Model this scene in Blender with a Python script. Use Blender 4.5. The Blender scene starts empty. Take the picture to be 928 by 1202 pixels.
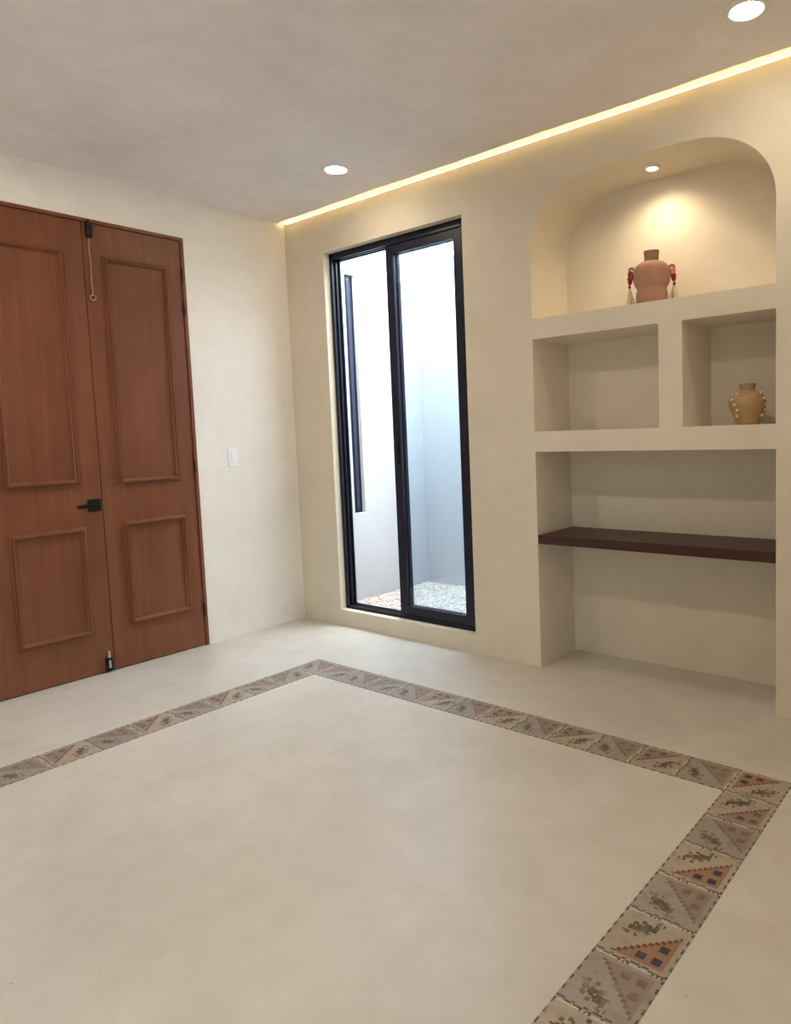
import bpy, bmesh, math, random
from mathutils import Vector, Matrix

random.seed(7)
SC = bpy.context.scene
COL = SC.collection
PI = math.pi
H = 2.90                       # ceiling height; x runs along the window wall, y goes outdoors, z up


# ------------------------------------------------------------------ materials
def new_mat(name):
    m = bpy.data.materials.new(name)
    m.use_nodes = True
    nt = m.node_tree
    return m, nt, nt.nodes['Principled BSDF']


def coords(nt, scale=(1, 1, 1)):
    tc = nt.nodes.new('ShaderNodeTexCoord')
    mp = nt.nodes.new('ShaderNodeMapping')
    mp.inputs['Scale'].default_value = scale
    nt.links.new(tc.outputs['Object'], mp.inputs['Vector'])
    return mp.outputs['Vector']


def noise(nt, vec, scale, detail=5, rough=.55, dist=0):
    n = nt.nodes.new('ShaderNodeTexNoise')
    n.inputs['Scale'].default_value = scale
    n.inputs['Detail'].default_value = detail
    n.inputs['Roughness'].default_value = rough
    n.inputs['Distortion'].default_value = dist
    nt.links.new(vec, n.inputs['Vector'])
    return n.outputs['Fac']


def ramp(nt, fac, stops):
    r = nt.nodes.new('ShaderNodeValToRGB')
    e = r.color_ramp.elements
    while len(e) < len(stops):
        e.new(.5)
    for el, (p, c) in zip(e, stops):
        el.position = p
        el.color = (*c, 1)
    nt.links.new(fac, r.inputs['Fac'])
    return r.outputs['Color']


def mixc(nt, a, b, fac, mode='MIX'):
    m = nt.nodes.new('ShaderNodeMix')
    m.data_type = 'RGBA'
    m.blend_type = mode
    for s, v in ((6, a), (7, b), (0, fac)):
        if hasattr(v, 'is_output'):
            nt.links.new(v, m.inputs[s])
        else:
            m.inputs[s].default_value = (*v, 1) if isinstance(v, tuple) else v
    return m.outputs[2]


def bump(nt, bs, h, strength, dist=.01):
    b = nt.nodes.new('ShaderNodeBump')
    b.inputs['Strength'].default_value = strength
    b.inputs['Distance'].default_value = dist
    nt.links.new(h, b.inputs['Height'])
    nt.links.new(b.outputs['Normal'], bs.inputs['Normal'])


def plaster(name, c, var=.10, rough=.6, spec=.3, fine=.05, bmp=.12):
    """trowelled lime plaster: broad clouds, finer mottling, faint trowel relief"""
    m, nt, bs = new_mat(name)
    v = coords(nt)
    n1 = noise(nt, v, 1.6, 6, .6, .4)
    n2 = noise(nt, v, 9, 6, .62, .2)
    lo = tuple(x * (1 - var) for x in c)
    hi = tuple(min(1, x * (1 + var)) for x in c)
    c1 = ramp(nt, n1, [(.3, lo), (.7, hi)])
    c2 = ramp(nt, n2, [(.3, (1 - fine,) * 3), (.7, (1, 1, 1))])
    nt.links.new(mixc(nt, c1, c2, 1., 'MULTIPLY'), bs.inputs['Base Color'])
    bs.inputs['Roughness'].default_value = rough
    bs.inputs['Specular IOR Level'].default_value = spec
    bump(nt, bs, n2, bmp, .006)
    return m


def floor_mat():
    """polished cement with cloudy burnish, small dark specks and pale trowel marks"""
    m, nt, bs = new_mat('polished_cement')
    v = coords(nt)
    n1 = noise(nt, v, 1.3, 7, .62, .6)
    n2 = noise(nt, v, 7, 7, .66, .5)
    base = ramp(nt, n1, [(.3, (.51, .475, .42)), (.7, (.60, .563, .505))])
    fine = ramp(nt, n2, [(.3, (.90, .89, .87)), (.66, (1, 1, 1))])
    c = mixc(nt, base, fine, 1., 'MULTIPLY')
    vo = nt.nodes.new('ShaderNodeTexVoronoi')
    vo.inputs['Scale'].default_value = 5
    nt.links.new(v, vo.inputs['Vector'])
    spk = ramp(nt, vo.outputs['Distance'], [(.010, (.35, .31, .26)), (.03, (1, 1, 1))])
    nt.links.new(mixc(nt, c, spk, .6, 'MULTIPLY'), bs.inputs['Base Color'])
    rg = ramp(nt, n1, [(.3, (.34,) * 3), (.7, (.46,) * 3)])
    nt.links.new(rg, bs.inputs['Roughness'])
    bs.inputs['Specular IOR Level'].default_value = .35
    bump(nt, bs, n2, .05, .004)
    return m


def wood(name, dark, mid, light, axis='z', rough=.42, spec=.35):
    m, nt, bs = new_mat(name)
    sc = {'z': (26, 26, 1.1), 'x': (1.1, 26, 26)}[axis]
    v = coords(nt, sc)
    n1 = noise(nt, v, 1.0, 6, .6, .6)
    v2 = coords(nt)
    n2 = noise(nt, v2, 2.2, 5, .6, .5)
    c1 = ramp(nt, n1, [(.28, dark), (.5, mid), (.75, light)])
    c2 = ramp(nt, n2, [(.3, (.82, .80, .78)), (.7, (1.08, 1.08, 1.08))])
    nt.links.new(mixc(nt, c1, c2, 1., 'MULTIPLY'), bs.inputs['Base Color'])
    bs.inputs['Roughness'].default_value = rough
    bs.inputs['Specular IOR Level'].default_value = spec
    bump(nt, bs, n1, .06, .002)
    return m


def plain(name, c, rough=.5, metal=0., spec=.5, var=.0, scale=30):
    m, nt, bs = new_mat(name)
    bs.inputs['Base Color'].default_value = (*c, 1)
    bs.inputs['Roughness'].default_value = rough
    bs.inputs['Metallic'].default_value = metal
    bs.inputs['Specular IOR Level'].default_value = spec
    if var:
        n = noise(nt, coords(nt), scale, 4, .6)
        lo = tuple(x * (1 - var) for x in c)
        hi = tuple(min(1, x * (1 + var)) for x in c)
        nt.links.new(ramp(nt, n, [(.3, lo), (.7, hi)]), bs.inputs['Base Color'])
    return m


def glow(name, c, strength):
    m = bpy.data.materials.new(name)
    m.use_nodes = True
    nt = m.node_tree
    nt.nodes.clear()
    e = nt.nodes.new('ShaderNodeEmission')
    o = nt.nodes.new('ShaderNodeOutputMaterial')
    e.inputs['Color'].default_value = (*c, 1)
    e.inputs['Strength'].default_value = strength
    nt.links.new(e.outputs[0], o.inputs['Surface'])
    return m


def glass_mat(name='window_glass', tint=(.93, .97, 1.0)):
    m = bpy.data.materials.new(name)
    m.use_nodes = True
    nt = m.node_tree
    nt.nodes.clear()
    t = nt.nodes.new('ShaderNodeBsdfTransparent')
    t.inputs['Color'].default_value = (*tint, 1)
    g = nt.nodes.new('ShaderNodeBsdfGlossy')
    g.inputs['Roughness'].default_value = .02
    lw = nt.nodes.new('ShaderNodeLayerWeight')
    lw.inputs['Blend'].default_value = .5
    pw = nt.nodes.new('ShaderNodeMath')
    pw.operation = 'POWER'
    pw.inputs[1].default_value = 5
    nt.links.new(lw.outputs['Facing'], pw.inputs[0])
    f = nt.nodes.new('ShaderNodeMath')
    f.operation = 'MULTIPLY_ADD'
    f.inputs[1].default_value = .9
    f.inputs[2].default_value = .035
    nt.links.new(pw.outputs[0], f.inputs[0])
    mx = nt.nodes.new('ShaderNodeMixShader')
    o = nt.nodes.new('ShaderNodeOutputMaterial')
    nt.links.new(f.outputs[0], mx.inputs[0])
    nt.links.new(t.outputs[0], mx.inputs[1])
    nt.links.new(g.outputs[0], mx.inputs[2])
    nt.links.new(mx.outputs[0], o.inputs['Surface'])
    return m


M = dict(
    wall_pale=plaster('pale_lime_plaster', (.84, .80, .745), .05, .62, .25),
    wall=plaster('beige_lime_plaster', (.665, .598, .482), .05, .62, .25),
    ceiling=plaster('pale_ceiling_plaster', (.84, .795, .79), .06, .7, .2, .07),
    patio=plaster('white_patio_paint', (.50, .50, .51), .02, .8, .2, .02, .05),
    floor=floor_mat(),
    door=wood('reddish_brown_door_wood', (.150, .050, .022), (.180, .062, .028), (.212, .077, .036)),
    shelf=wood('dark_walnut_wood', (.036, .012, .008), (.054, .018, .011), (.078, .028, .017), 'x', .4),
    black=plain('black_aluminium', (.007, .009, .021), .38, .0, .35),
    iron=plain('black_iron', (.006, .006, .007), .4, .3, .5),
    steel=plain('brushed_steel', (.55, .54, .52), .35, .9, .5),
    brass=plain('copper_chain', (.50, .30, .21), .4, .7, .5),
    white=plain('white_plastic', (.80, .81, .83), .35, 0, .5),
    lampwhite=plain('white_lamp_trim', (.78, .76, .72), .5, 0, .4),
    bulb=glow('lit_lamp_diffuser', (1, .86, .68), 100),
    bulb_unseen=glow('lit_unseen_lamp_diffuser', (1, .86, .68), 330),
    bulb_small=glow('lit_niche_lamp', (1, .84, .62), 30),
    led=glow('lit_led_tape', (1, .83, .38), 15),
    glass=glass_mat(),
    terracotta=plain('pink_terracotta', (.40, .215, .155), .75, 0, .2, .10, 18),
    clay_dark=plain('brown_clay', (.29, .18, .115), .8, 0, .2, .08, 20),
    maroon=plain('maroon_ribbon', (.19, .030, .038), .8, 0, .2, .2, 60),
    pink=plain('pink_ribbon', (.55, .17, .17), .8, 0, .2, .1, 60),
    cream=plain('cream_fibre', (.66, .56, .38), .9, 0, .1, .15, 90),
    jug=plain('honey_coloured_clay', (.38, .245, .115), .5, 0, .4, .12, 14),
    bead=plain('pale_clay_bead', (.62, .48, .36), .55, 0, .4),
    soil=plain('sandy_gravel_bed', (.52, .46, .40), .95, 0, .1, .2, 40),
    stone_a=plain('pale_pebble', (.60, .55, .49), .85, 0, .2, .12, 25),
    stone_b=plain('reddish_pebble', (.54, .42, .35), .85, 0, .2, .1, 25),
    roof=plain('grey_roof_concrete', (.5, .5, .5), .9),
)


# ------------------------------------------------------------------ mesh helpers
def add_box(bm, x0, x1, y0, y1, z0, z1):
    v = [bm.verts.new(p) for p in ((x0, y0, z0), (x1, y0, z0), (x1, y1, z0), (x0, y1, z0),
                                   (x0, y0, z1), (x1, y0, z1), (x1, y1, z1), (x0, y1, z1))]
    return [bm.faces.new([v[i] for i in f]) for f in
            ((3, 2, 1, 0), (4, 5, 6, 7), (0, 1, 5, 4), (1, 2, 6, 5), (2, 3, 7, 6), (3, 0, 4, 7))]


def boxes(*bs, bev=0., seg=2):
    bm = bmesh.new()
    for b in bs:
        add_box(bm, *b)
    if bev:
        bmesh.ops.bevel(bm, geom=bm.edges[:], offset=bev, segments=seg, affect='EDGES', profile=.6)
    return bm


def prism(pts, a0, a1, axis='z'):
    """polygon extruded along an axis; pts are the two remaining coordinates in x,y,z order"""
    bm = bmesh.new()

    def P(p, a):
        return {'z': (p[0], p[1], a), 'y': (p[0], a, p[1]), 'x': (a, p[0], p[1])}[axis]
    lo = [bm.verts.new(P(p, a0)) for p in pts]
    hi = [bm.verts.new(P(p, a1)) for p in pts]
    bm.faces.new(lo)
    bm.faces.new(hi)
    n = len(pts)
    for i in range(n):
        bm.faces.new((lo[i], lo[(i + 1) % n], hi[(i + 1) % n], hi[i]))
    bmesh.ops.recalc_face_normals(bm, faces=bm.faces[:])
    return bm


def lathe(prof, c, seg=40, bm=None, cap=True):
    bm = bm or bmesh.new()
    rings = []
    for r, z in prof:
        rings.append([bm.verts.new((c[0] + r * math.cos(2 * PI * k / seg), c[1] + r * math.sin(2 * PI * k / seg), c[2] + z))
                      for k in range(seg)])
    for a, b in zip(rings, rings[1:]):
        for k in range(seg):
            bm.faces.new((a[k], a[(k + 1) % seg], b[(k + 1) % seg], b[k]))
    if cap:
        bm.faces.new(rings[0][::-1])
        bm.faces.new(rings[-1])
    return bm


def tube(path, rad, seg=10, bm=None, closed=False):
    """round tube through points; rad is a number or one radius per point"""
    bm = bm or bmesh.new()
    P = [Vector(p) for p in path]
    n = len(P)
    R = [rad] * n if not hasattr(rad, '__len__') else rad
    rings = []
    for i, p in enumerate(P):
        a, b = (P[i - 1], P[(i + 1) % n]) if closed else (P[max(i - 1, 0)], P[min(i + 1, n - 1)])
        t = (b - a).normalized()
        ref = Vector((0, 0, 1)) if abs(t.z) < .9 else Vector((1, 0, 0))
        u = t.cross(ref).normalized()
        w = t.cross(u)
        if rings and u.dot(pu) < 0:
            u, w = -u, -w
        pu = u
        rings.append([bm.verts.new(p + (u * math.cos(2 * PI * k / seg) + w * math.sin(2 * PI * k / seg)) * R[i]) for k in range(seg)])
    for i in range(n if closed else n - 1):
        a, b = rings[i], rings[(i + 1) % n]
        for k in range(seg):
            bm.faces.new((a[k], a[(k + 1) % seg], b[(k + 1) % seg], b[k]))
    if not closed:
        bm.faces.new(rings[0][::-1])
        bm.faces.new(rings[-1])
    bmesh.ops.recalc_face_normals(bm, faces=bm.faces[:])
    return bm


def ball(c, r, bm=None, sub=2, sc=(1, 1, 1)):
    bm = bm or bmesh.new()
    mt = Matrix.Translation(c) @ Matrix.Diagonal((*sc, 1))
    bmesh.ops.create_icosphere(bm, subdivisions=sub, radius=r, matrix=mt)
    return bm


def root_of(o):
    while o.parent:
        o = o.parent
    return o


def obj(name, bm, mat, parent=None, smooth=None):
    """links a bmesh, given in world coordinates, as ONE mesh object"""
    me = bpy.data.meshes.new(name)
    bm.to_mesh(me)
    bm.free()
    for m in (mat if isinstance(mat, list) else [mat]):
        me.materials.append(m)
    if smooth:
        for p in me.polygons:
            p.use_smooth = True
        me.set_sharp_from_angle(angle=math.radians(smooth))
    o = bpy.data.objects.new(name, me)
    COL.objects.link(o)
    if parent:
        r = root_of(parent)
        me.transform(r.matrix_basis.inverted())
        o.parent = parent
    return o


def tag(o, label=None, cat=None, group=None, kind=None):
    for k, v in (('label', label), ('category', cat), ('group', group), ('kind', kind)):
        if v:
            o[k] = v
    return o


def empty(name, loc, label, cat, group=None, kind=None):
    o = bpy.data.objects.new(name, None)
    o.location = loc
    o.empty_display_size = .1
    COL.objects.link(o)
    return tag(o, label, cat, group, kind)


def carve(o, cutters, bevel=0., smooth=30):
    """cuts the given bmeshes out of a solid, then eases its edges"""
    tmp = []
    for bm in cutters:
        me = bpy.data.meshes.new('cut')
        bm.to_mesh(me)
        bm.free()
        c = bpy.data.objects.new('cut', me)
        COL.objects.link(c)
        md = o.modifiers.new('b', 'BOOLEAN')
        md.operation = 'DIFFERENCE'
        md.solver = 'EXACT'
        md.object = c
        tmp.append(c)
    if bevel:
        md = o.modifiers.new('bv', 'BEVEL')
        md.width = bevel
        md.segments = 3
        md.limit_method = 'ANGLE'
        md.angle_limit = math.radians(45)
    dg = bpy.context.evaluated_depsgraph_get()
    me = bpy.data.meshes.new_from_object(o.evaluated_get(dg), depsgraph=dg)
    o.modifiers.clear()
    o.data = me
    for p in me.polygons:
        p.use_smooth = True
    me.set_sharp_from_angle(angle=math.radians(smooth))
    for c in tmp:
        bpy.data.objects.remove(c)


# ------------------------------------------------------------------ the room shell
XR, YF = 4.75, -5.2
floor = obj('floor', prism([(-.25, YF - .2), (XR + .2, YF - .2), (XR + .2, .55), (1.98, .55), (1.98, .15), (-.25, .15)], -.15, 0), M['floor'])
tag(floor, 'pale cream polished cement floor with a patterned tile band', 'floor', kind='structure')

WL, WR, WB, WT = .407, 1.648, .1145, 2.628        # window opening
NL, NR = 2.122, 3.411                             # wall niches
ND = .385                                         # how deep they are
NZ = (0, 1.233, 1.346, 1.854, 1.965)              # desk niche top, small niches bottom / top, arch bottom

wb = obj('wall_back', prism([(-.15, 0), (XR + .2, 0), (XR + .2, .55), (2.0, .55), (2.0, .15), (-.15, .15)], -.02, 3.1), M['wall'])


def arch_outline():
    """flat-topped arch: squarish shoulders under a slightly crowned top"""
    a, b, crown, zt = .40, .315, .034, 2.643
    mid, half = (NL + NR) / 2, (NR - NL) / 2
    pts = []
    n = 26
    for i in range(n + 1):
        t = PI / 2 * i / n
        pts.append((NR - a + a * max(0, math.cos(t)) ** .86, zt - b + b * max(0, math.sin(t)) ** .90))
    for i in range(1, 12):
        pts.append((NR - a + (NL - NR + 2 * a) * i / 12, zt))
    for i in range(n + 1):
        t = PI / 2 * (1 - i / n)
        pts.append((NL + a - a * max(0, math.cos(t)) ** .86, zt - b + b * max(0, math.sin(t)) ** .90))
    pts = [(x, z + crown * (1 - ((x - mid) / half) ** 2)) for x, z in pts]
    return [(NL, NZ[4]), (NR, NZ[4])] + pts


carve(wb, [boxes((WL, WR, -.2, .4, WB, WT)),
           boxes((NL, NR, -.2, ND, -.10, NZ[1])),
           boxes((NL, 2.859, -.2, ND, NZ[2], NZ[3])),
           boxes((2.980, NR, -.2, ND, NZ[2], NZ[3])),
           prism(arch_outline(), -.2, ND, 'y'),
           boxes((-.3, XR + .3, -.2, .05, 2.899, 2.970))], .008)
tag(wb, 'beige plaster wall with a tall window opening, arched niche and shelves', 'wall', kind='structure')

DR, DL, DT = -.8013, -2.062, 2.6524               # door opening
wl = obj('wall_left', boxes((-.15, 0, YF - .2, 0, -.02, 3.1)), M['wall_pale'])
carve(wl, [boxes((-.4, .2, DL, DR, -.2, DT))], .004)
tag(wl, 'pale plaster wall holding the wooden double door', 'wall', kind='structure')
RA, RB, RZ0, RZ1 = -5.0, -4.2, .10, 2.55          # unseen window added in the right wall to bring in more daylight
wr = obj('wall_right', boxes((XR, XR + .15, YF - .2, 0, -.02, 3.1)), M['wall'])
carve(wr, [boxes((XR - .2, XR + .4, RA, RB, RZ0, RZ1))], .004)
tag(wr, 'beige plaster wall on the right side of the room', 'wall', kind='structure')
tag(obj('wall_front', boxes((0, XR, YF - .15, YF, -.02, 3.1)), M['wall']), 'beige plaster wall behind the viewer', 'wall', kind='structure')

SLOT = -.058                                      # ceiling stops short of the wall and leaves a light slot
cb = bmesh.new()
rc = random.Random(2)
rows = []
for k in range(96):                               # hand-trowelled lip: the slot edge wavers a little
    x = XR * k / 95
    e = SLOT + rc.uniform(-.004, .004) + .004 * math.sin(x * 5.1)
    rows.append([cb.verts.new((x, y, z)) for y, z in ((YF, H), (e - .012, H), (e, H + .004), (SLOT, 2.970), (0, 2.970), (0, 3.1), (YF, 3.1))])
for p, q in zip(rows, rows[1:]):
    for i in range(7):
        cb.faces.new((p[i], p[(i + 1) % 7], q[(i + 1) % 7], q[i]))
cb.faces.new(rows[0])
cb.faces.new(rows[-1][::-1])
bmesh.ops.recalc_face_normals(cb, faces=cb.faces[:])
ce = obj('ceiling', cb, M['ceiling'])
tag(ce, 'pale greyish plaster ceiling with a lit slot along the window wall', 'ceiling', kind='structure')

# ------------------------------------------------------------------ LED tape in the ceiling slot
led = empty('led_strip_light', (XR / 2, .024, 2.90), 'thin glowing warm yellow light line in the slot between ceiling and window wall', 'strip light')
obj('channel', boxes((.002, XR - .002, .014, .034, 2.898, 2.904)), M['lampwhite'], led)
obj('light_tape', boxes((.004, XR - .004, .017, .031, 2.9035, 2.908)), M['led'], led)


# ------------------------------------------------------------------ ceiling downlights
def downlight(x, y, label, mat=None):
    t = empty('ceiling_downlight', (x, y, H), label, 'ceiling light', 'recessed round downlights')
    obj('trim_ring', lathe([(.058, -.001), (.062, -.006), (.074, -.007), (.080, -.003), (.081, 0), (.058, 0)], (x, y, H), 40, cap=False), M['lampwhite'], t, 40)
    obj('diffuser', lathe([(.0595, -.0005), (.0595, -.004), (.054, -.006), (.02, -.007)], (x, y, H), 40), mat or M['bulb'], t, 60)
    return t


downlight(1.095, -.455, 'small bright round ceiling light above the black window, farther of the two')
downlight(3.43, -.462, 'large bright round ceiling light above the arched niche, cut by the frame edge')
for x, y, lab in ((1.095, -2.30, 'unseen round ceiling light added over the middle of the room near the door wall'),
                  (3.43, -2.30, 'unseen round ceiling light added over the middle of the room away from the door wall')):
    downlight(x, y, lab, M['bulb_unseen'])  # out-of-view lights added for brightness, row matched to the niche shadow bands

# lamp in the roof of the arched niche
nx, ny, nz = 2.75, .20, 2.672
nlamp = empty('niche_spotlight', (nx, ny, nz), 'tiny bright spotlight in the roof of the arched niche', 'spotlight')
obj('trim_ring', lathe([(.026, -.004), (.030, -.009), (.038, -.008), (.041, .004), (.026, .004)], (nx, ny, nz), 28, cap=False), M['lampwhite'], nlamp, 40)
obj('lens', lathe([(.027, .003), (.027, -.004), (.018, -.007), (.006, -.008)], (nx, ny, nz), 28), M['bulb_small'], nlamp, 60)
ld = bpy.data.lights.new('spot_beam', 'SPOT')
ld.energy = 8.5
ld.color = (1, .80, .54)
ld.spot_size = math.radians(152)
ld.spot_blend = .85
ld.shadow_soft_size = .022
lo = bpy.data.objects.new('spot_beam', ld)
COL.objects.link(lo)
lo.parent = nlamp
lo.location = (0, 0, -.02)

# ------------------------------------------------------------------ double door
door = empty('door_1', (0, (DR + DL) / 2, 0), 'tall reddish brown wooden double door with raised panel mouldings', 'door', kind='structure')
fw = .020
obj('door_frame', boxes((-.10, .006, DR - fw, DR, 0, DT), (-.10, .006, DL, DL + fw, 0, DT), (-.10, .006, DL + fw, DR - fw, DT - fw, DT), bev=.002), M['door'], door)


def moulding_frame(y0, y1, z0, z1, x):
    """a rectangular frame of half-round moulding standing proud of the leaf"""
    bm = bmesh.new()
    w = .031
    prof = [(0, -.002), (0, .006), (.002, .009), (.006, .010), (.009, .020), (.014, .027), (.019, .027), (.024, .019), (.027, .008), (w, .006), (w, -.002)]
    rings = []
    for p, h in prof:
        rings.append([bm.verts.new((x + h, yy, zz)) for yy, zz in ((y0 + p, z0 + p), (y1 - p, z0 + p), (y1 - p, z1 - p), (y0 + p, z1 - p))])
    for a, b in zip(rings, rings[1:]):
        for k in range(4):
            bm.faces.new((a[k], a[(k + 1) % 4], b[(k + 1) % 4], b[k]))
    bmesh.ops.recalc_face_normals(bm, faces=bm.faces[:])
    return bm


LX = -.004                                        # leaf face
SEAM = -1.4165


def leaf(y0, y1, panels, label):
    lf = obj('door_leaf', boxes((LX - .040, LX, y0, y1, .006, DT - fw - .003), bev=.0015), M['door'], door)
    lf['label'] = label
    for (a, b, c, d) in panels:
        obj('panel_moulding', moulding_frame(a, b, c, d, LX), M['door'], lf, 50)
    return lf


rl = leaf(SEAM + .002, DR - fw - .0025, [(-1.314, -.919, 1.112, 2.452), (-1.307, -.906, .256, .890)], 'right door leaf with a top bolt on a chain')
ll = leaf(DL + fw + .0025, SEAM - .002, [(-1.916, -1.527, 1.130, 2.452), (-1.916, -1.522, .246, .882)], 'left door leaf with the black lever handle')
for z in (2.415, 2.205, 1.195, .245):             # hinge knuckles on the jamb side
    b = lathe([(.0035, -.044), (.0075, -.041), (.0075, .041), (.0035, .044)], (.004, DR - fw - .001, z), 12)
    h = obj('hinge', b, M['iron'], rl, 40)
    h['label'] = 'black metal hinge'
for z in (2.415, 2.205, 1.195, .245):
    b = lathe([(.0035, -.044), (.0075, -.041), (.0075, .041), (.0035, .044)], (.004, DL + fw + .001, z), 12)
    obj('hinge', b, M['iron'], ll, 40)['label'] = 'black metal hinge'

# lever handle on the left leaf
hy, hz = -1.464, 1.005
hb = boxes((LX, LX + .010, hy - .036, hy + .036, hz - .036, hz + .036), bev=.003)
lathe_bm = bmesh.new()
tube([(LX + .008, hy, hz), (LX + .050, hy, hz)], .011, 14, hb)
hb2 = boxes((LX + .040, LX + .054, hy - .112, hy + .014, hz - .013, hz + .011), bev=.004)
me_ = bpy.data.meshes.new('t'); hb2.to_mesh(me_); hb2.free(); hb.from_mesh(me_); bpy.data.meshes.remove(me_)
lathe_bm.free()
obj('lever_handle', hb, M['iron'], ll, 40)['label'] = 'black lever handle on a square rose'

# surface bolt at the foot of the left leaf
by = -1.452
fb = boxes((LX, LX + .014, by - .020, by + .020, .010, .088), (LX + .012, LX + .022, by - .016, by - .010, .014, .084), (LX + .012, LX + .022, by + .010, by + .016, .014, .084), bev=.002)
obj('floor_bolt', fb, M['iron'], ll)['label'] = 'black floor bolt'
sb = boxes((LX + .012, LX + .022, by - .007, by + .007, .028, .074), (LX + .008, LX + .018, by - .007, by + .007, .088, .130), bev=.002)
obj('bolt_rod', sb, M['steel'], ll)['label'] = 'bright steel bolt rod'

# spring bolt with pull chain at the head of the right leaf
cy = -1.381
tb = boxes((LX, LX + .024, cy - .016, cy + .016, 2.548, 2.628), (LX + .004, LX + .018, cy - .008, cy + .008, 2.540, 2.646), bev=.003)
obj('top_bolt', tb, M['iron'], rl)['label'] = 'black top bolt'
ch = bmesh.new()
z = 2.548
while z > 2.226:
    bmesh.ops.create_icosphere(ch, subdivisions=1, radius=.0042, matrix=Matrix.Translation((LX + .010, cy - .003 + .002 * math.sin(z * 40), z)))
    z -= .0068
tube([(LX + .010, cy - .003, 2.548), (LX + .010, cy - .002, 2.222)], .0022, 6, ch)
obj('pull_chain', ch, M['brass'], rl, 60)['label'] = 'thin copper coloured pull chain'
rg = tube([(LX + .010, cy - .002 + .015 * math.cos(2 * PI * k / 24), 2.205 + .015 * math.sin(2 * PI * k / 24)) for k in range(24)], .0038, 8, closed=True)
obj('pull_ring', rg, M['brass'], rl, 60)['label'] = 'small copper pull ring'
tag(obj('trim_1', boxes((-.15, -.11, DL, DR, 0, DT)), M['door']), 'wooden backing behind the double door', 'door backing', kind='structure')

# ------------------------------------------------------------------ light switch
sw = empty('light_switch', (0, -.538, 1.24), 'white rectangular light switch on the left wall beside the door', 'light switch')
obj('cover_plate', boxes((-.002, .007, -.574, -.502, 1.180, 1.300), bev=.003), M['white'], sw)
obj('rocker', boxes((.006, .0115, -.553, -.514, 1.203, 1.277), bev=.002), M['white'], sw)

# ------------------------------------------------------------------ sliding window
win = empty('window_1', ((WL + WR) / 2, .09, WB), 'tall black aluminium sliding window with one half slid open', 'window', kind='structure')
Y0, Y1 = .052, .134
jw = .026
fr = boxes((WL, WL + .012, Y0, Y1, WB, WT), (WR - .040, WR, Y0, Y1, WB, WT),
           (WL, WR, Y0, Y1, WT - .014, WT), (WL, WR, Y0, Y1, WB, WB + .010))
for ya, yb in ((Y0, Y0 + .010), (.088, .096), (Y1 - .010, Y1)):      # three ribs make the two tracks
    add_box(fr, WL + .010, WL + jw, ya, yb, WB, WT)
    add_box(fr, WR - .054, WR - .038, ya, yb, WB, WT)
    add_box(fr, WL, WR, ya, yb, WT - .044, WT - .010)
    add_box(fr, WL, WR, ya, yb, WB + .006, WB + .024)
obj('window_frame', fr, M['black'], win)


def sash(x0, x1, y0, y1, sw_, label):
    z0, z1 = WB + .016, WT - .034
    rb, rt = .070, .068
    b = boxes((x0, x0 + sw_, y0, y1, z0, z1), (x1 - sw_, x1, y0, y1, z0, z1),
              (x0 + sw_, x1 - sw_, y0, y1, z0, z0 + rb), (x0 + sw_, x1 - sw_, y0, y1, z1 - rt, z1), bev=.0015)
    s = obj('sliding_sash', b, M['black'], win)
    s['label'] = label
    ym = (y0 + y1) / 2
    obj('glass_pane', boxes((x0 + sw_ - .006, x1 - sw_ + .006, ym - .002, ym + .002, z0 + rb - .006, z1 - rt + .006)), M['glass'], s)['label'] = 'clear glass pane'
    return s


s1 = sash(.950, WR - .056, Y0 + .011, .087, .066, 'inner sash at the right half')
obj('sash_latch', boxes((.972, .994, Y0 - .004, Y0 + .012, 1.16, 1.32), bev=.003), M['black'], s1)
sash(.958, WR - .050, .097, .123, .062, 'outer sash slid behind the right half')

w3 = empty('added_window_3', (XR + .08, (RA + RB) / 2, RZ0), 'unseen black framed window added behind the viewer for daylight', 'window', kind='structure')  # never in view; put in to lift the room's brightness
ym = (RA + RB) / 2
obj('window_frame', boxes((XR + .05, XR + .12, RA, RA + .05, RZ0, RZ1), (XR + .05, XR + .12, RB - .05, RB, RZ0, RZ1), (XR + .05, XR + .12, ym - .03, ym + .03, RZ0 + .05, RZ1 - .05),
                          (XR + .05, XR + .12, RA + .05, RB - .05, RZ0, RZ0 + .05), (XR + .05, XR + .12, RA + .05, RB - .05, RZ1 - .05, RZ1)), M['black'], w3)
for ya, yb in ((RA + .045, ym - .025), (ym + .025, RB - .045)):
    obj('glass_pane', boxes((XR + .083, XR + .087, ya, yb, RZ0 + .045, RZ1 - .045)), M['glass'], w3)

# ------------------------------------------------------------------ the little patio outside
PX, PY, GZ = -.15, 1.55, -.035
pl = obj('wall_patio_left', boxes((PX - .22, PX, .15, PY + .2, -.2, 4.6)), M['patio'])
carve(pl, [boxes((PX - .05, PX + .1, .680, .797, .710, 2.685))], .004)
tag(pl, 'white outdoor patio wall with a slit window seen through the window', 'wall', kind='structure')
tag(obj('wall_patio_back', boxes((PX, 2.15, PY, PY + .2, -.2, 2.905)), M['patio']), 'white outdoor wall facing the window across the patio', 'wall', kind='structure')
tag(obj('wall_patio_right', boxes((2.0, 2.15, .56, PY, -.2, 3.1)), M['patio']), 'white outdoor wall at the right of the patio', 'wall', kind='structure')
tag(obj('trim_2', boxes((PX - .15, PX, -.0, .15, 3.1, 3.11), (2.0, 2.15, .55, .56, -.2, 3.1)), M['patio']), 'white joint between patio walls', 'wall joint', kind='structure')
w2 = empty('window_2', (PX, .74, .71), 'narrow tall slit window in the white patio wall outdoors', 'window', kind='structure')
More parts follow.
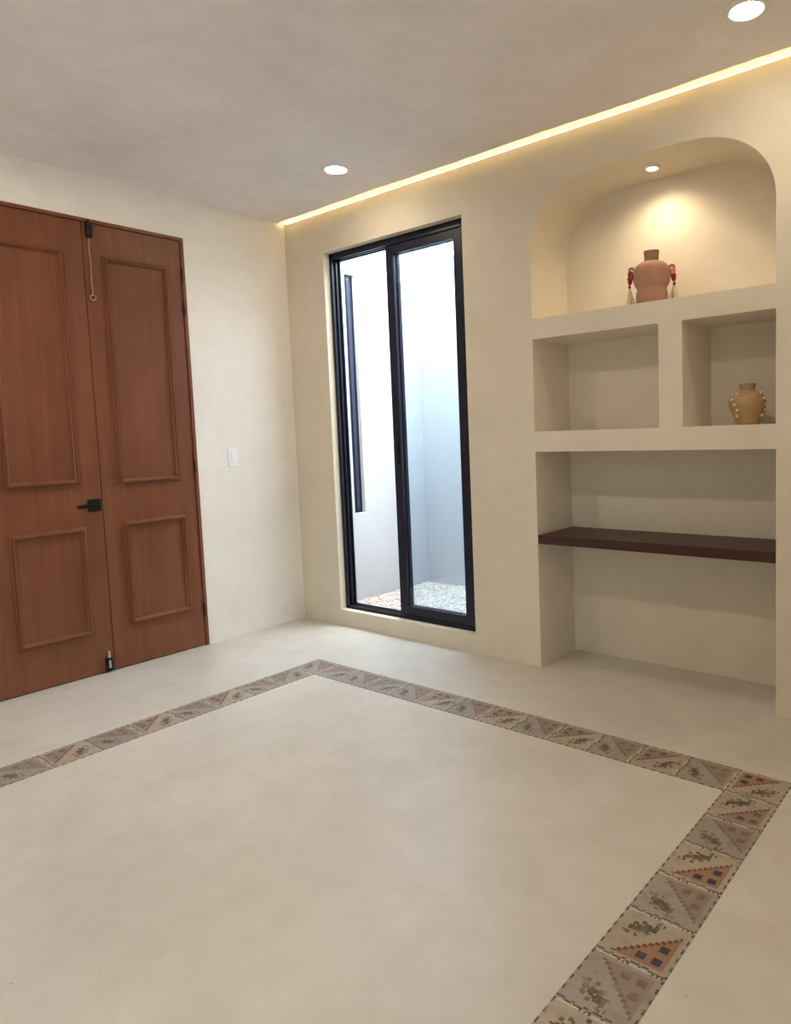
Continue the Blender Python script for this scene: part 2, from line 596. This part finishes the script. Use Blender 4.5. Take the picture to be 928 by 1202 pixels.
obj('window_frame', boxes((PX - .050, PX - .036, .682, .692, .712, 2.683), (PX - .050, PX - .036, .783, .795, .712, 2.683),
                          (PX - .050, PX - .036, .692, .783, .712, .730), (PX - .050, PX - .036, .692, .783, 2.665, 2.683), (PX - .050, PX - .036, .728, .742, .730, 2.665)), M['black'], w2)
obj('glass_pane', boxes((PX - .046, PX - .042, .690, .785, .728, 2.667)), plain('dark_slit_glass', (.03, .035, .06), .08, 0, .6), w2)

gr = bmesh.new()
add_box(gr, PX, 2.0, .15, PY, -.2, GZ)
rnd = random.Random(3)
for f in gr.faces:
    f.material_index = 0
for k in range(3400):
    x, y = rnd.uniform(PX + .01, 1.99), rnd.uniform(.16, PY - .01)
    r = rnd.uniform(.008, .019)
    nf = len(gr.faces)
    mt = (Matrix.Translation((x, y, GZ + r * .25)) @ Matrix.Rotation(rnd.uniform(0, 6.28), 4, 'Z') @ Matrix.Rotation(rnd.uniform(-.5, .5), 4, 'X')
          @ Matrix.Diagonal((1, rnd.uniform(.6, .95), rnd.uniform(.5, .8), 1)))
    bmesh.ops.create_icosphere(gr, subdivisions=1, radius=r, matrix=mt)
    red = rnd.random() < (.55 if x < .25 and y > .6 else .12)
    gr.faces.ensure_lookup_table()
    for f in gr.faces[nf:]:
        f.material_index = 2 if red else 1
tag(obj('gravel', gr, [M['soil'], M['stone_a'], M['stone_b']]), 'pale gravel covering the patio ground outside the window', 'gravel', kind='stuff')

# ------------------------------------------------------------------ wooden desk shelf
sh = obj('wooden_shelf', boxes((NL - .002, NR + .002, .004, ND + .002, .712, .763), bev=.003), M['shelf'])
tag(sh, 'dark brown wooden shelf board spanning the lowest wall niche', 'shelf')


# ------------------------------------------------------------------ patterned tile band in the floor
def worn(name, c, c2, amt=.5, rough=.55):
    m, nt, bs = new_mat(name)
    v = coords(nt)
    n = noise(nt, v, 26, 6, .65)
    n2 = noise(nt, v, 5, 4, .6)
    a = ramp(nt, n, [(.50, c), (.50 + .25 * amt + .02, c2)])
    s = ramp(nt, n2, [(.3, (.86, .86, .86)), (.7, (1.05, 1.05, 1.05))])
    nt.links.new(mixc(nt, a, s, 1., 'MULTIPLY'), bs.inputs['Base Color'])
    bs.inputs['Roughness'].default_value = rough
    bs.inputs['Specular IOR Level'].default_value = .3
    return m


TM = [worn('tile_beige', (.37, .305, .235), (.31, .255, .20)),            # 0
      worn('tile_grey', (.30, .262, .222), (.25, .215, .18)),            # 1
      worn('tile_orange', (.285, .155, .092), (.25, .165, .11)),        # 2
      worn('tile_rust', (.155, .058, .034), (.19, .09, .06)),           # 3
      worn('tile_navy', (.040, .036, .060), (.075, .062, .075)),         # 4
      worn('tile_olive', (.105, .078, .052), (.19, .15, .11)),           # 5
      worn('tile_dash', (.095, .072, .055), (.24, .20, .155)),           # 6
      worn('tile_grout', (.50, .44, .36), (.42, .36, .29)),              # 7
      worn('tile_faded_rose', (.260, .185, .145), (.245, .205, .165)),   # 8
      worn('tile_faded_brown', (.165, .120, .092), (.23, .185, .145))]   # 9
NC = 32
TS = .196
rf = random.Random(5)
FLOWER = [(-1.5, 0, 2.5), (2.5, .8, 2.3), (.5, 3, 1.5), (-4.6, -1.6, 1.6), (5.6, 1.6, 1.5), (-2, -3.6, 1.2), (2, -3, 1.1), (-7, .5, 1.3), (8, -.4, 1.2), (4.4, 3.6, 1.2), (-4.6, 3.2, 1.1), (9.4, 1.6, .9), (-8.6, -1.2, .9)]


def tile_cell(i, j, kind, tone):
    """palette index of cell (i across from the inner edge, j along); kind A/B is the way the diagonal runs"""
    base0 = 1 if tone == 1 else 0
    if j == 0:
        return 7 if (i * 7 + i // 3) % 5 else 6
    if j == NC - 1:
        return 6 if (i // 4 + i // 7) % 2 else base0
    if i == 0 or i == NC - 1:
        return 6 if (j // 3) % 2 == 0 else (0 if tone != 1 else 1)
    if j == NC - 2 and (i // 4 + i // 7) % 2 == 0:
        return 6
    jj = j
    if kind == 'B':
        jj = NC - 1 - j
    a, b = i, jj
    if kind == 'C':
        a, b = NC - 1 - i, NC - 1 - jj
    base = 1 if tone == 1 else 0
    fill = (2, 8, 8)[tone]
    saw = (3, 9, 3)[tone]
    dot = (4, 9, 6)[tone]
    q = NC - 1
    inner = 3 <= a <= q - 3 and 3 <= b <= q - 3
    sa, sb = (a // 2) * 2, (b // 2) * 2
    d = sa + sb - q - 1
    if inner and d >= 1:
        if d <= 3:
            return saw
        for (du, dv) in ((.80, .53), (.80, .79), (.55, .79)):
            if abs(a - du * q) <= 2.0 and abs(b - dv * q) <= 2.0:
                return dot
        return fill
    fa, fb = a - .36 * q, b - .29 * q
    s, t = (fa - fb) / 1.414, (fa + fb) / 1.414
    for (cs, ct, r) in FLOWER:
        if (s - cs) ** 2 + (t - ct) ** 2 <= r * r * (.55 + .75 * rf.random()):
            return 5 if tone != 1 else 5 if r > 1.8 else 9
    return base


band = bmesh.new()
idx_layer = []


def add_tile(p0, da, db, kind, tone):
    """p0 is the inner corner, da points across the band, db along it"""
    p0, da, db = Vector((*p0, 0)), Vector((*da, 0)), Vector((*db, 0))
    zt = .0012
    vs = [[band.verts.new(p0 + da * (i / NC) + db * (j / NC) + Vector((0, 0, zt))) for j in range(NC + 1)] for i in range(NC + 1)]
    flip = da.cross(db).z < 0
    for i in range(NC):
        for j in range(NC):
            q = [vs[i][j], vs[i + 1][j], vs[i + 1][j + 1], vs[i][j + 1]]
            f = band.faces.new(q[::-1] if flip else q)
            f.material_index = tile_cell(i, j, kind, tone)


X0, X1 = .8985, .8985 + 13 * TS                   # outer left edge, inner right edge
YT = -.6095                                       # outer far edge
rt = random.Random(11)
NR_T = 18
# right run (corner tile first), inner edge at x = X1
for k in range(0, NR_T + 1):
    y = YT - k * TS
    kind = 'C' if k == 0 else ('A' if k % 2 else 'B')
    tone = 0 if (k == 0 or k % 2) else 1
    if k == 1:
        tone = 2
    add_tile((X1, y), (TS, 0), (0, -TS), kind, tone)
# far run, inner edge at y = YT - TS, from the right corner to the left corner
for k in range(0, 13):
    x = X1 - k * TS
    kind = 'B' if k % 2 == 0 else 'A'
    tone = 1 if k % 2 == 0 or k > 7 else 2
    add_tile((x, YT - TS), (0, TS), (-TS, 0), kind, tone)
# left run, inner edge at x = X0 + TS
for k in range(1, NR_T + 1):
    y = YT - k * TS
    kind = 'A' if k % 2 else 'B'
    tone = 1 if k % 2 == 0 else (2 if k in (3, 5, 7) else 1)
    add_tile((X0 + TS, y), (-TS, 0), (0, -TS), kind, tone)
# near run behind the viewer closes the rectangle
for k in range(1, 13):
    x = X0 + k * TS
    add_tile((x, YT - NR_T * TS), (0, -TS), (TS, 0), 'A' if k % 2 else 'B', 1 if k % 2 else 0)
bmesh.ops.remove_doubles(band, verts=band.verts[:], dist=1e-5)
edge = [e for e in band.edges if e.is_boundary]
ret = bmesh.ops.extrude_edge_only(band, edges=edge)
for v in [g for g in ret['geom'] if isinstance(g, bmesh.types.BMVert)]:
    v.co.z = -.001
tag(obj('tile_border', band, TM), 'band of old patterned cement tiles forming a rectangle in the cream floor', 'tile border')

# ------------------------------------------------------------------ pink clay vessel in the arched niche
vx, vy, vz = 2.762, .150, NZ[4] + .001
v1 = empty('clay_vase', (vx, vy, vz), 'pinkish clay vase with a waist and hanging tassels in the arched niche', 'vase')
prof = [(.055, 0), (.070, .001), (.0775, .008), (.080, .03), (.0795, .055), (.077, .072), (.0735, .084), (.0745, .091), (.082, .101), (.0895, .118),
        (.0925, .140), (.0925, .165), (.0885, .187), (.078, .205), (.062, .217), (.044, .222), (.037, .225)]
obj('body', lathe(prof, (vx, vy, vz), 56), M['terracotta'], v1, 60)
nk = lathe([(.036, .222), (.0355, .236), (.0365, .262), (.039, .272), (.0385, .276), (.033, .277), (.031, .270), (.030, .230)], (vx, vy, vz), 40)
obj('neck', nk, M['clay_dark'], v1, 50)['label'] = 'browner clay neck'
ax = Vector((.913, .409, 0))
for s in (1, -1):
    def P(d, z, w=0):
        q = Vector((vx, vy, vz)) + ax * (s * d) + Vector((-.409, .913, 0)) * w
        return (q.x, q.y, vz + z)
    lp = [P(.082, .180), P(.090, .195), P(.099, .201), P(.108, .197), P(.111, .185), P(.107, .173), P(.099, .166), P(.088, .160)]
    hd = obj('loop_handle', tube(lp, [.008, .0075, .007, .007, .007, .007, .0075, .008], 10), M['clay_dark'], v1, 60)
    kn = bmesh.new()
    ball(P(.1045, .168), .0155, kn, 2, (1, 1, 1.2))
    ball(P(.1025, .150, -.008), .013, kn, 2, (1, 1, 1.3))
    ball(P(.110, .146, .004), .0125, kn, 2, (1, 1, 1.4))
    ball(P(.109, .130), .0115, kn, 2, (1, 1, 1.3))
    obj('ribbon_knot', kn, M['pink'] if s > 0 else M['maroon'], v1, 60)['label'] = 'pink ribbon knot' if s > 0 else 'maroon ribbon knot'
    rb = bmesh.new()
    ball(P(.107, .138, -.014), .0125, rb, 2, (1, 1, 1.7))
    ball(P(.111, .104), .0075, rb, 2, (1, 1, 1.6))
    obj('ribbon_tail', rb, M['maroon'], v1, 60)['label'] = 'dark maroon ribbon tail'
    ts = bmesh.new()
    for k in range(22):
        a = 2 * PI * k / 22
        rr = .004 + .004 * (k % 3)
        top = Vector(P(.111, .104))
        end = Vector(P(.109 + math.cos(a) * rr * 2.0, .006 + .004 * (k % 4), math.sin(a) * rr * 2.2))
        mid = top.lerp(end, .5) + Vector((math.cos(a), math.sin(a), 0)) * .003
        tube([top, mid, end], [.0035, .0042, .0036], 6, ts)
    obj('tassel', ts, M['cream'], v1, 60)['label'] = 'cream fibre tassel'

# ------------------------------------------------------------------ honey coloured jug in the small niche
jx, jy, jz = 3.240, .150, NZ[2]
jg = empty('clay_jug', (jx, jy, jz), 'small honey coloured clay jug with pale bead studs in the right small niche', 'jug')
prof = [(.040, 0), (.052, .001), (.0545, .006), (.056, .018), (.063, .038), (.074, .062), (.083, .085), (.0862, .102), (.083, .120), (.073, .138), (.056, .150),
        (.043, .157), (.0375, .163)]
obj('body', lathe(prof, (jx, jy, jz), 56), M['jug'], jg, 60)
obj('neck', lathe([(.0375, .160), (.0352, .168), (.0350, .180), (.0372, .188), (.0372, .193), (.031, .194), (.029, .186), (.028, .165)], (jx, jy, jz), 40), M['clay_dark'], jg, 50)['label'] = 'browner clay neck'


def jug_r(z):
    for (r0, z0), (r1, z1) in zip(prof, prof[1:]):
        if z0 <= z <= z1 and z1 > z0:
            return r0 + (r1 - r0) * (z - z0) / (z1 - z0)
    return .04


for base_a in (24 - 28, 204 + 40, 24 + 120):     # three garlands of studs
    for k in range(5):
        zz = .042 + k * .026
        ang = math.radians(base_a + 9 * math.sin(k * 1.5))
        r = jug_r(zz) + .003
        obj('bead_stud', ball((jx + r * math.cos(ang), jy + r * math.sin(ang), jz + zz), .0082), M['bead'], jg, 60)['label'] = 'pale clay bead'

# ------------------------------------------------------------------ sky
w = bpy.data.worlds.new('overcast_sky')
SC.world = w
w.use_nodes = True
bg = w.node_tree.nodes['Background']
wt = w.node_tree
tc = wt.nodes.new('ShaderNodeTexCoord')
sx = wt.nodes.new('ShaderNodeSeparateXYZ')
mr = wt.nodes.new('ShaderNodeMapRange')
mr.inputs['From Min'].default_value = -.06
mr.inputs['From Max'].default_value = .06
wt.links.new(tc.outputs['Generated'], sx.inputs[0])
wt.links.new(sx.outputs['Z'], mr.inputs['Value'])
sky = mixc(wt, (.58, .55, .52), (.76, .885, 1.0), mr.outputs['Result'])      # bright ground below, overcast sky above
wt.links.new(sky, bg.inputs['Color'])
bg.inputs['Strength'].default_value = 14


def portal(win_, loc, rot, sx_, sy_):
    pd = bpy.data.lights.new('window_portal', 'AREA')
    pd.shape = 'RECTANGLE'
    pd.size, pd.size_y = sx_, sy_
    pd.cycles.is_portal = True
    po = bpy.data.objects.new('window_portal', pd)
    COL.objects.link(po)
    po.parent = win_
    po.location = loc
    po.rotation_euler = rot


portal(win, (0, .07, (WT - WB) / 2), (-PI / 2, 0, 0), WR - WL, WT - WB)
portal(w3, (.06, 0, (RZ1 - RZ0) / 2), (PI / 2, 0, PI / 2), RB - RA, RZ1 - RZ0)

# ------------------------------------------------------------------ camera
cd = bpy.data.cameras.new('camera')
cam = bpy.data.objects.new('camera', cd)
COL.objects.link(cam)
yaw, pit, rol = .6641, -.0826, -.0338
fwd = Vector((-math.sin(yaw) * math.cos(pit), math.cos(yaw) * math.cos(pit), math.sin(pit)))
rgt = fwd.cross(Vector((0, 0, 1))).normalized()
upv = rgt.cross(fwd)
r2 = rgt * math.cos(rol) + upv * math.sin(rol)
u2 = -rgt * math.sin(rol) + upv * math.cos(rol)
mw = Matrix((r2, u2, -fwd)).transposed().to_4x4()
mw.translation = (4.3167, -3.3144, 1.3485)
cam.matrix_world = mw
cd.sensor_fit = 'VERTICAL'
cd.sensor_height = 36
cd.lens = 829.075 / 1202 * 36
cd.shift_x = (464 - 563.73) / 1202
cd.shift_y = (577.05 - 601) / 1202
cd.clip_start = .02
SC.camera = cam

SC.cycles.diffuse_bounces = 8
SC.cycles.max_bounces = 14
SC.cycles.sample_clamp_indirect = 8
vs = SC.view_settings
vs.view_transform = 'Standard'
vs.look = 'None'
vs.gamma = 1
vs.exposure = .57
vs.use_curve_mapping = False
